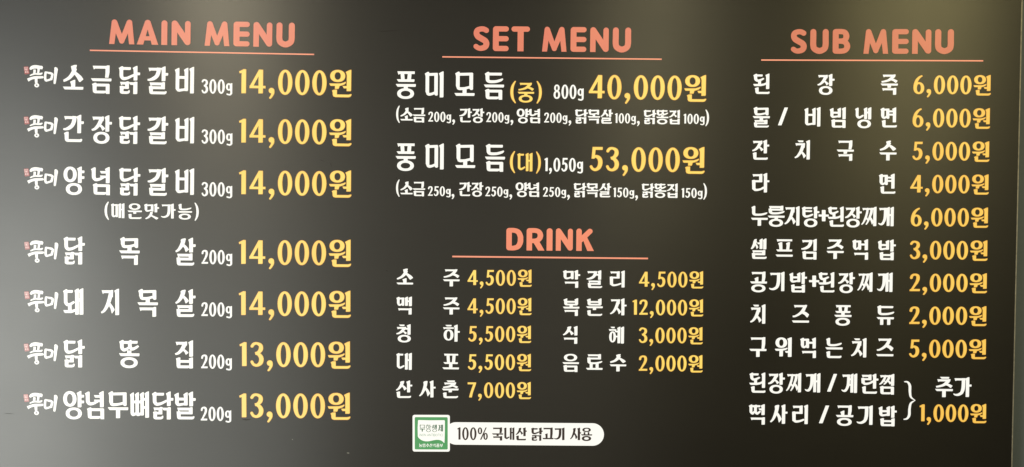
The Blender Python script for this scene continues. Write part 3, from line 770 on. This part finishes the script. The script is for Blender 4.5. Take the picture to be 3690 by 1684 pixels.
# ------------------------------------------------------------------ brush logo and seal in front of each main dish
LOGO = [  # traced in twentieths of the close view: (x, y) / 6.44 + (60, 210)
    sweep([(328, 240, 58), (362, 214, 76), (430, 200, 80), (510, 206, 76), (585, 222, 66)], 5, True, False) + [[(560, 172), (600, 184), (611, 210), (596, 257), (540, 250)]],
    sweep([(418, 262, 54), (416, 310, 54), (408, 352, 50)], 4), sweep([(512, 235, 54), (506, 300, 48), (496, 345, 46)], 4),
    sweep([(318, 398, 26), (370, 375, 34), (430, 362, 36), (500, 366, 38), (560, 360, 44), (588, 345, 30)], 5, True, True),
    sweep([(258, 505, 72), (330, 470, 60), (420, 446, 60), (520, 442, 56), (600, 438, 50)], 5, False, True),
    sweep([(450, 460, 60), (452, 520, 62), (455, 560, 54)], 4, False, True),
    ring(410, 575, 519, 672, 38, 30, e=2.0),
    sweep([(672, 330, 50), (664, 400, 52), (662, 470, 54), (676, 510, 52)], 4, True, True),
    sweep([(672, 318, 30), (730, 335, 44), (800, 350, 52), (835, 375, 46)], 4, False, True),
    sweep([(832, 375, 48), (818, 430, 54), (800, 490, 52)], 4, True, False),
    sweep([(690, 515, 50), (750, 500, 44), (822, 472, 56)], 4, True, False),
    sweep([(905, 235, 60), (915, 260, 82), (905, 360, 66), (892, 480, 58), (880, 570, 50)], 5, True, True),
]
LOGO = [q for p in LOGO for q in p]
SEAL = [[(165, 205), (175, 195), (260, 190), (272, 200), (296, 345), (290, 362), (200, 374), (186, 364)]]
def slab(x, y, w_, h_): return [(x, y), (x + w_, y), (x + w_, y + h_), (x, y + h_)]
SEALT = [slab(180, 207, 80, 9), slab(180, 207, 9, 75), slab(252, 207, 9, 78), slab(196, 226, 48, 8), slab(200, 243, 40, 30), slab(196, 278, 50, 7),
         slab(196, 300, 26, 40), slab(232, 302, 42, 8), slab(228, 318, 50, 8), slab(248, 296, 9, 48), slab(232, 332, 10, 10), slab(264, 332, 12, 10)]
rows = [(0, 235.7), (0, 416.3), (.5, 603.6), (1.5, 867.6), (1.5, 1046.3), (0, 1234.5), (-1, 1416.7)]
MAIN_NAMES = ["소금닭갈비", "간장닭갈비", "양념닭갈비", "닭목살", "돼지목살", "닭똥집", "양념무뼈닭발"]
for (dx, yy), nm in zip(rows, MAIN_NAMES):
    a, ex, ey = frame(60 + dx, 260 + dx, yy - 25.7, yy - 25.7 + .5)
    s = 1 / 6.44
    lg = part("brush_logo", put(LOGO, a, ex * s, ey * s), 'white', "white brush-written logo reading 풍미 before " + nm)
    se = flat("seal", put(SEAL, a, ex * s, ey * s), 'seal', lg, .0002, .0008)
    se["label"] = "small red seal with two pale characters"
    flat("seal_characters", put(SEALT, a, ex * s, ey * s), 'sealtext', lg, .0009, .0012)

# ------------------------------------------------------------------ main menu
S1 = .735
MN = [ # name, x first cell, x last cell, y top first, y top last
    ("소금닭갈비", 228, 632.5, 233.4, 240.6), ("간장닭갈비", 227.5, 633, 413, 420.6), ("양념닭갈비", 229.5, 632.6, 599.8, 606.4),
    ("닭목살", 231, 630, 851.8, 856.4), ("돼지목살", 228.5, 629.5, 1039.8, 1042), ("닭똥집", 230.5, 628.5, 1223.2, 1226.4), ("양념무뼈닭발", 228, 630, 1409, 1411.2)]
for t, xa, xb, ya, yb in MN:
    part("dish_name", word(spread(t, xa, xb), xa, xb, ya, yb, S1, S1), 'white', "white dish name reading " + t)
WG = [("300g", 726.6, 837.3, 286, .012, 49.5), ("300g", 726.7, 837.7, 467, .010, 49.6), ("300g", 726.6, 837, 656.8, .008, 49.5), ("200g", 726.6, 836.8, 901.2, .006, 49.5),
      ("200g", 725.8, 836, 1090, .005, 49), ("200g", 725, 835.4, 1278.2, .004, 49), ("200g", 723.6, 833.2, 1466.2, .003, 49.2)]
for (t, xa, xb, ya, sl, h), nm in zip(WG, MN):
    part("serving_weight", run(t, xa, xb, ya, sl, h), 'white', "small white weight reading " + t + " after " + nm[0])
PR = [("14,000원", 862, 1268.6, 249.2, .016, 87), ("14,000원", 861.5, 1267.9, 428, .013, 86), ("14,000원", 861.3, 1267.5, 613.8, .011, 86.3), ("14,000원", 860.5, 1265.9, 864.8, .007, 86.6),
      ("14,000원", 860.3, 1265, 1049.4, .005, 86.3), ("13,000원", 863, 1263.4, 1233, .003, 86.8), ("13,000원", 862, 1262.8, 1418, .002, 86.4)]
for (t, xa, xb, ya, sl, h), nm in zip(PR, MN):
    part("price", run(t, xa, xb, ya, sl, h), 'yellow', "large yellow price reading " + t + " beside " + nm[0])
z = 1.9815
note = word([(c, x / z) for c, x in [('매', 795), ('운', 912), ('맛', 1032), ('가', 1150), ('능', 1270)]], 401, 690, 733, 735, .515, .412)
note += brackets('(', 747 / z, 778 / z, 380 + 690 / z, 380 + 815 / z) + brackets(')', 1389 / z, 1419 / z, 380 + 697 / z, 380 + 822 / z)
part("spicy_note", note, 'white', "small white note reading (매운맛가능) under the third dish")

# ------------------------------------------------------------------ set menu
S2 = .722
part("dish_name", word(spread("풍미모듬", 1426.8, 1744.5), 1426.8, 1744.5, 256.9, 259, S2, S2), 'white', "white set name reading 풍미모듬, upper one")
part("dish_name", word(spread("풍미모듬", 1426.3, 1748), 1426.3, 1748, 516.6, 518.8, S2, S2), 'white', "white set name reading 풍미모듬, lower one")
part("size_mark", word([("중", 1865.5)], 1865.5, 1925.5, 297.5, 298, .60, .525) + brackets('(', 1838.5, 1860, 293, 371.5) + brackets(')', 1933, 1953, 293.5, 372.5), 'yellow', "yellow size mark reading (중)")
part("size_mark", word([("대", 1865)], 1865, 1925.5, 551, 551.4, .59, .52) + brackets('(', 1837, 1857, 546, 623.5) + brackets(')', 1931, 1949.5, 547.5, 625), 'yellow', "yellow size mark reading (대)")
part("serving_weight", run("800g", 1995, 2103.5, 305.4, .010, 49.3), 'white', "small white weight reading 800g")
part("serving_weight", run("1,050g", 1962, 2101, 569.2, .009, 47.8), 'white', "small white weight reading 1,050g")
part("price", run("40,000원", 2122.6, 2546.6, 269.6, .011, 85.3), 'yellow', "large yellow price reading 40,000원")
part("price", run("53,000원", 2125.6, 2540.6, 529.6, .009, 85.8), 'yellow', "large yellow price reading 53,000원")

def contents(items, weights, commas, br0, br1, y0, slope, hs, wt, dw, label):
    X = lambda q: 1300 + q / 1.9815
    out = []
    Y = lambda x: y0 + slope * (x - 1430)
    for t, a, b in items:
        xa, xb = X(a), X(b)
        cw = (xb - xa) / len(t)
        out += word([(c, xa + cw * i) for i, c in enumerate(t)], xa, xb, Y(xa), Y(xb), cw / 101, hs)
    for t, a, b in weights:
        xa, xb = X(a), X(b)
        out += run(t, xa, xb, Y(xa) + dw, slope, wt)
    for c in commas:
        xa = X(c)
        a, ex, ey = frame(xa, xa + 10, Y(xa) + dw - 3, Y(xa) + dw - 3 + 10 * slope)
        out.append(('f', ',', a, ex * .40, ey * .40))
    xa = X(br0); out += brackets('(', xa, xa + 13, Y(xa) - 6, Y(xa) + 54)
    xa = X(br1); out += brackets(')', xa, xa + 13, Y(xa) - 1, Y(xa) + 57)
    part("set_contents", out, 'white', label)
contents([("소금", 283, 462), ("간장", 703, 881), ("양념", 1114, 1290), ("닭목살", 1532, 1799), ("닭똥집", 2022, 2287)],
         [("200g", 483, 645), ("200g", 897, 1060), ("200g", 1310, 1475), ("100g", 1815, 1964), ("100g", 2305, 2455)], [654, 1070, 1484, 1973], 253, 2461,
         388.4, .0080, .380, 35, 14, "small white line reading (소금200g, 간장200g, 양념200g, 닭목살100g, 닭똥집100g)")
contents([("소금", 283, 461), ("간장", 700, 874), ("양념", 1106, 1283), ("닭목살", 1522, 1787), ("닭똥집", 2008, 2271)],
         [("250g", 480, 642), ("250g", 890, 1053), ("250g", 1302, 1466), ("150g", 1803, 1952), ("150g", 2290, 2440)], [649, 1062, 1474, 1960], 252, 2446,
         654.5, .0072, .380, 34, 16.5, "small white line reading (소금250g, 간장250g, 양념250g, 닭목살150g, 닭똥집150g)")

# ------------------------------------------------------------------ drinks
def dish(t, xa, xb, ya, yb, sx, sy, lab=None):
    cells = spread(t, xa, xb) if isinstance(t, str) else t
    nm = ''.join(c for c, _ in cells)
    part("dish_name", word(cells, xa, xb, ya, yb, sx, sy), 'white', lab or "white name reading " + nm)
DX, DY = .595, .472
dish("소주", 1429.7, 1597, 968.2, 969.8, DX, DY); dish("맥주", 1429.7, 1596.7, 1069, 1071, DX, DY); dish("청하", 1426.5, 1596, 1168.6, 1170.2, DX, DY)
dish("대포", 1429.5, 1595, 1271.8, 1273.8, DX, DY); dish("산사춘", 1424.6, 1592.7, 1371.8, 1371.6, DX, DY)
dish("막걸리", 2030, 2197, 973, 975, DX, DY); dish("복분자", 2028.5, 2197, 1074.6, 1075.6, DX, DY); dish("식혜", 2026.7, 2193.5, 1174.8, 1177, DX, DY); dish("음료수", 2026.9, 2197.3, 1275.6, 1276.5, DX, DY)
for t, xa, xb, ya, h, nm in [("4,500원", 1685, 1916.7, 973, 55, "소주"), ("4,500원", 1684.6, 1916, 1075, 55, "맥주"), ("5,500원", 1687.6, 1914.6, 1175.4, 55, "청하"),
                         ("5,500원", 1686, 1914.4, 1277, 55, "대포"), ("7,000원", 1685.2, 1914, 1378.2, 54.5, "산사춘"),
                         ("4,500원", 2302.8, 2535, 979, 55, "막걸리"), ("12,000원", 2279, 2534.6, 1080, 54.8, "복분자"), ("3,000원", 2301.8, 2532.6, 1180.6, 54.8, "식혜"), ("2,000원", 2302, 2532.4, 1281.3, 55.5, "음료수")]:
    part("price", run(t, xa, xb, ya, .004, h), 'yellow', "yellow price reading " + t + " beside " + nm)

# ------------------------------------------------------------------ sub menu
UX, UY = .615, .543
dish("된장죽", 2715, 3174, 265.8, 268, UX, UY)
dish([("물", 2713), ("/", 2804.5), ("비", 2900.5), ("빔", 2991.5), ("냉", 3083), ("면", 3174)], 2713, 3174, 385.5, 387.6, UX, UY)
dish("잔치국수", 2709, 3169.5, 504, 507, UX, UY)
dish("라면", 2709.5, 3168.5, 624, 626.3, UX, UY, "white name reading 라면")
dish([("누", 2706.8), ("룽", 2767.4), ("지", 2826), ("탕", 2890.8), ("+", 2950.4), ("된", 2983.7), ("장", 3043.5), ("찌", 3103), ("개", 3165)], 2707, 3165, 742.6, 745.6, .605, UY)
dish([("셀", 2704.5), ("프", 2796), ("김", 2887), ("주", 2979.5), ("먹", 3072.8), ("밥", 3165)], 2704, 3165, 859.8, 863.4, UX, UY)
dish([("공", 2703.8), ("기", 2771.6), ("밥", 2846.2), ("+", 2916), ("된", 2949.7), ("장", 3018.8), ("찌", 3089), ("개", 3160.6)], 2704, 3160, 979, 982.4, .605, UY)
dish("치즈퐁듀", 2702, 3160, 1097, 1100.6, UX, UY)
dish([("구", 2701), ("워", 2793), ("먹", 2885), ("는", 2975), ("치", 3066), ("즈", 3158.3)], 2701, 3158, 1215, 1219.2, UX, UY)
dish([("된", 2701), ("장", 2766.5), ("찌", 2832), ("개", 2900.6), ("/", 2982), ("계", 3032.6), ("란", 3103.4), ("찜", 3166.8)], 2701, 3166, 1342.6, 1347.6, .605, UY)
dish([("떡", 2700), ("사", 2774), ("리", 2854.5), ("/", 2952.5), ("공", 3012.9), ("기", 3087.6), ("밥", 3167.4)], 2700, 3167, 1456.6, 1462, .625, UY)
part("extra_note", word([("추", 3370.7), ("가", 3436)], 3370, 3503, 1358.4, 1360, .635, .555), 'white', "white note reading 추가")
for t, xa, xb, ya, h, nm in [("6,000원", 3292, 3571.2, 272, 65.5, "된장죽"), ("6,000원", 3289, 3568.4, 391.4, 66, "냉면"), ("5,000원", 3288.4, 3566, 511.2, 65.4, "잔치국수"), ("4,000원", 3280.6, 3563.6, 630.2, 64.5, "라면"),
                         ("6,000원", 3282.6, 3561.6, 749.6, 64.8, "누룽지탕"), ("3,000원", 3278.4, 3559.4, 867.9, 65.5, "셀프김주먹밥"), ("2,000원", 3278.4, 3557.4, 986.4, 63.8, "공기밥"),
                         ("2,000원", 3277, 3555.6, 1104.8, 63.8, "치즈퐁듀"), ("5,000원", 3276.4, 3554.2, 1224, 63.8, "구워먹는치즈"), ("1,000원", 3313.6, 3554.8, 1457.4, 61.5, "the curly brace")]:
    part("price", run(t, xa, xb, ya, .005, h), 'gold', "golden price reading " + t + " beside " + nm)
s = 1 / 2.333
a, ex, ey = frame(2600, 3690, 1180, 1183)
brace = sweep([(1543, 459, 7), (1572, 463, 15), (1590, 492, 21), (1592, 545, 20), (1601, 590, 15), (1637, 617, 4)], 6) + sweep([(1637, 617, 4), (1601, 642, 15), (1590, 690, 20), (1588, 742, 21), (1570, 772, 15), (1541, 779, 7)], 6)
a, ex, ey = frame(2600, 3690, 1180, 1180 + 1090 * .004)
part("curly_brace", put([[(x, y - 5) for x, y in p] for p in brace], a, ex * s, ey * s), 'white')

# ------------------------------------------------------------------ pill badge and certification mark
a, ex, ey = frame(1603, 2176.6, 1521.6, 1526)
L, H = 573.6, 81.2; r = H / 2
pill = [(r - r * math.sin(t), r + r * -math.cos(t)) for t in [math.pi * k / 16 for k in range(17)]][::1] + [(L - r + r * math.sin(t), r + r * math.cos(t)) for t in [math.pi * k / 16 for k in range(17)]]
pb = part("pill_badge", put([pill], a, ex, ey), 'white', "white rounded badge with dark brown lettering")
txt = run("100%", 1648, 1758, 1540, .004, 44.5)
for cells in ([("국", 1773), ("내", 1816.5), ("산", 1857)], [("닭", 1914.5), ("고", 1954.5), ("기", 1996)], [("사", 2053), ("용", 2093.5)]):
    txt += word(cells, cells[0][1], cells[0][1] + 100, 1540 + .004 * (cells[0][1] - 1773), 1540.4 + .004 * (cells[0][1] - 1773), .405, .352)
_tv = TV, TH; TV, TH = 21.5, 15.0; CACHE.clear()     # this line is set a little bolder
badge_polys = polys_of(txt)
TV, TH = _tv; CACHE.clear()
flat("badge_lettering", badge_polys, 'brown', pb, .0013, .0018, "dark brown lettering reading 100% 국내산 닭고기 사용")

def rrect(x0, y0, x1, y1, r, n=6):
    out = []
    for cx, cy, a0 in ((x1 - r, y0 + r, -90), (x1 - r, y1 - r, 0), (x0 + r, y1 - r, 90), (x0 + r, y0 + r, 180)):
        out += [(cx + r * math.cos(R(a0 + 90 * k / n)), cy + r * math.sin(R(a0 + 90 * k / n))) for k in range(n + 1)]
    return out
s = 1 / 6.44
a, ex, ey = frame(1440, 1640, 1480, 1480.6)
cm = flat("certification_mark", put([rrect(302, 97, 1166, 951, 46)], a, ex * s, ey * s), 'white', board, .0013, .0020, "square white and green food certification mark")
fld = [(430, 222), (445, 216), (700, 222), (1040, 218), (1052, 236), (1050, 480), (1046, 640), (1040, 750), (1026, 740), (1004, 716), (965, 690), (915, 676), (860, 674), (800, 682), (720, 700), (660, 710), (600, 710),
       (540, 696), (490, 672), (450, 638), (430, 612), (424, 590), (420, 400)]
gp = flat("green_field", put([rrect(352, 148, 1117, 901, 26)], a, ex * s, ey * s), 'green', cm, .0021, .0024)
flat("white_field", put([fld], a, ex * s, ey * s), 'white', cm, .0025, .0028)
def thin(text, x0, x1, y, h, mat, k=.64):
    global TV, TH
    tv, th = TV, TH; TV, TH = TV * k, TH * k * .95
    cw = (x1 - x0) / len(text); out = []
    for i, c in enumerate(text):
        p, _ = syllable(c); out += put([[(px * cw * .0092, py * h / 136) for px, py in q] for q in p], a + (ex * (x0 + cw * i) + ey * y) * s, ex * s, ey * s)
    TV, TH = tv, th
    return out
flat("mark_lettering", thin("무항생제", 462, 1030, 318, 172, None), 'greytext', cm, .0029, .0032, "grey green lettering reading 무항생제")
flat("mark_lettering", thin("농림수산식품부", 452, 1012, 765, 80, None, .8), 'white', cm, .0025, .0028, "white lettering reading 농림수산식품부")
STROKES = {'N': ([[(0, 10), (0, 0), (7, 10), (7, 0)]], 7), 'O': ([[(4, 0), (1, 2), (0, 5), (1, 8), (4, 10), (7, 8), (8, 5), (7, 2), (4, 0)]], 8), 'A': ([[(0, 10), (4, 0), (8, 10)], [(1.6, 6.6), (6.4, 6.6)]], 8),
           'T': ([[(0, 0), (7, 0)], [(3.5, 0), (3.5, 10)]], 7), 'I': ([[(0, 0), (0, 10)]], 0), 'B': ([[(0, 0), (0, 10), (4, 10), (6, 7.5), (4, 5), (0, 5)], [(0, 0), (4, 0), (5.4, 2.5), (4, 5)]], 6),
           'C': ([[(7, 1.5), (4, 0), (1, 2), (0, 5), (1, 8), (4, 10), (7, 8.5)]], 7), '(': ([[(2, -1), (0, 3), (0, 7), (2, 11)]], 2), ')': ([[(0, -1), (2, 3), (2, 7), (0, 11)]], 2), ' ': ([], 2)}
x = 0; segs = []
for c in "(NON ANTIBIOTIC)":
    st, wd = STROKES[c]
    for pl in st:
        for u, v in zip(pl, pl[1:]): segs += sweep([(x + u[0], u[1], 1.15), (x + v[0], v[1], 1.15)], smooth=False)
    x += wd + 2.1
k = 552 / x
flat("mark_lettering", put([[(px * k, py * 5.6) for px, py in q] for q in segs], a + (ex * 462 + ey * 535) * s, ex * s, ey * s), 'palegreen', cm, .0029, .0032, "tiny pale lettering reading (NON ANTIBIOTIC)")

# ------------------------------------------------------------------ wear: a few scuffs and specks on the acrylic
def mark(name, pts, mat):
    q = [(*B(x, y), w_ * .55 / 1000) for x, y, w_ in pts]
    flat(name, sweep(q, 5), mat, panel, .0001, .0003)
mark("scuff", [(1152, 576, .6), (1160, 579, 3), (1170, 583, .8)], 'scuff')
mark("scuff", [(1190, 588, .8), (1193, 594, 3.2), (1195, 603, .6)], 'scuff')
mark("scuff", [(18, 1490, .8), (32, 1491, 3), (50, 1492, .6)], 'scuff')
mark("scuff", [(872, 1511, 1), (888, 1513.5, 5), (905, 1511, 1)], 'scuff')
mark("scuff", [(1360, 112, 1), (1390, 113, 4), (1440, 109, .8)], 'scuff')
mark("scuff", [(1391, 974, 1), (1394, 976, 4), (1398, 977, 1)], 'scuff')
mark("speck", [(1250, 1632, 1), (1254, 1633, 3.5), (1259, 1633, 1)], 'speck')
mark("speck", [(1052, 1583, .5), (1054, 1584, 2.5), (1056, 1586, .5)], 'speck')
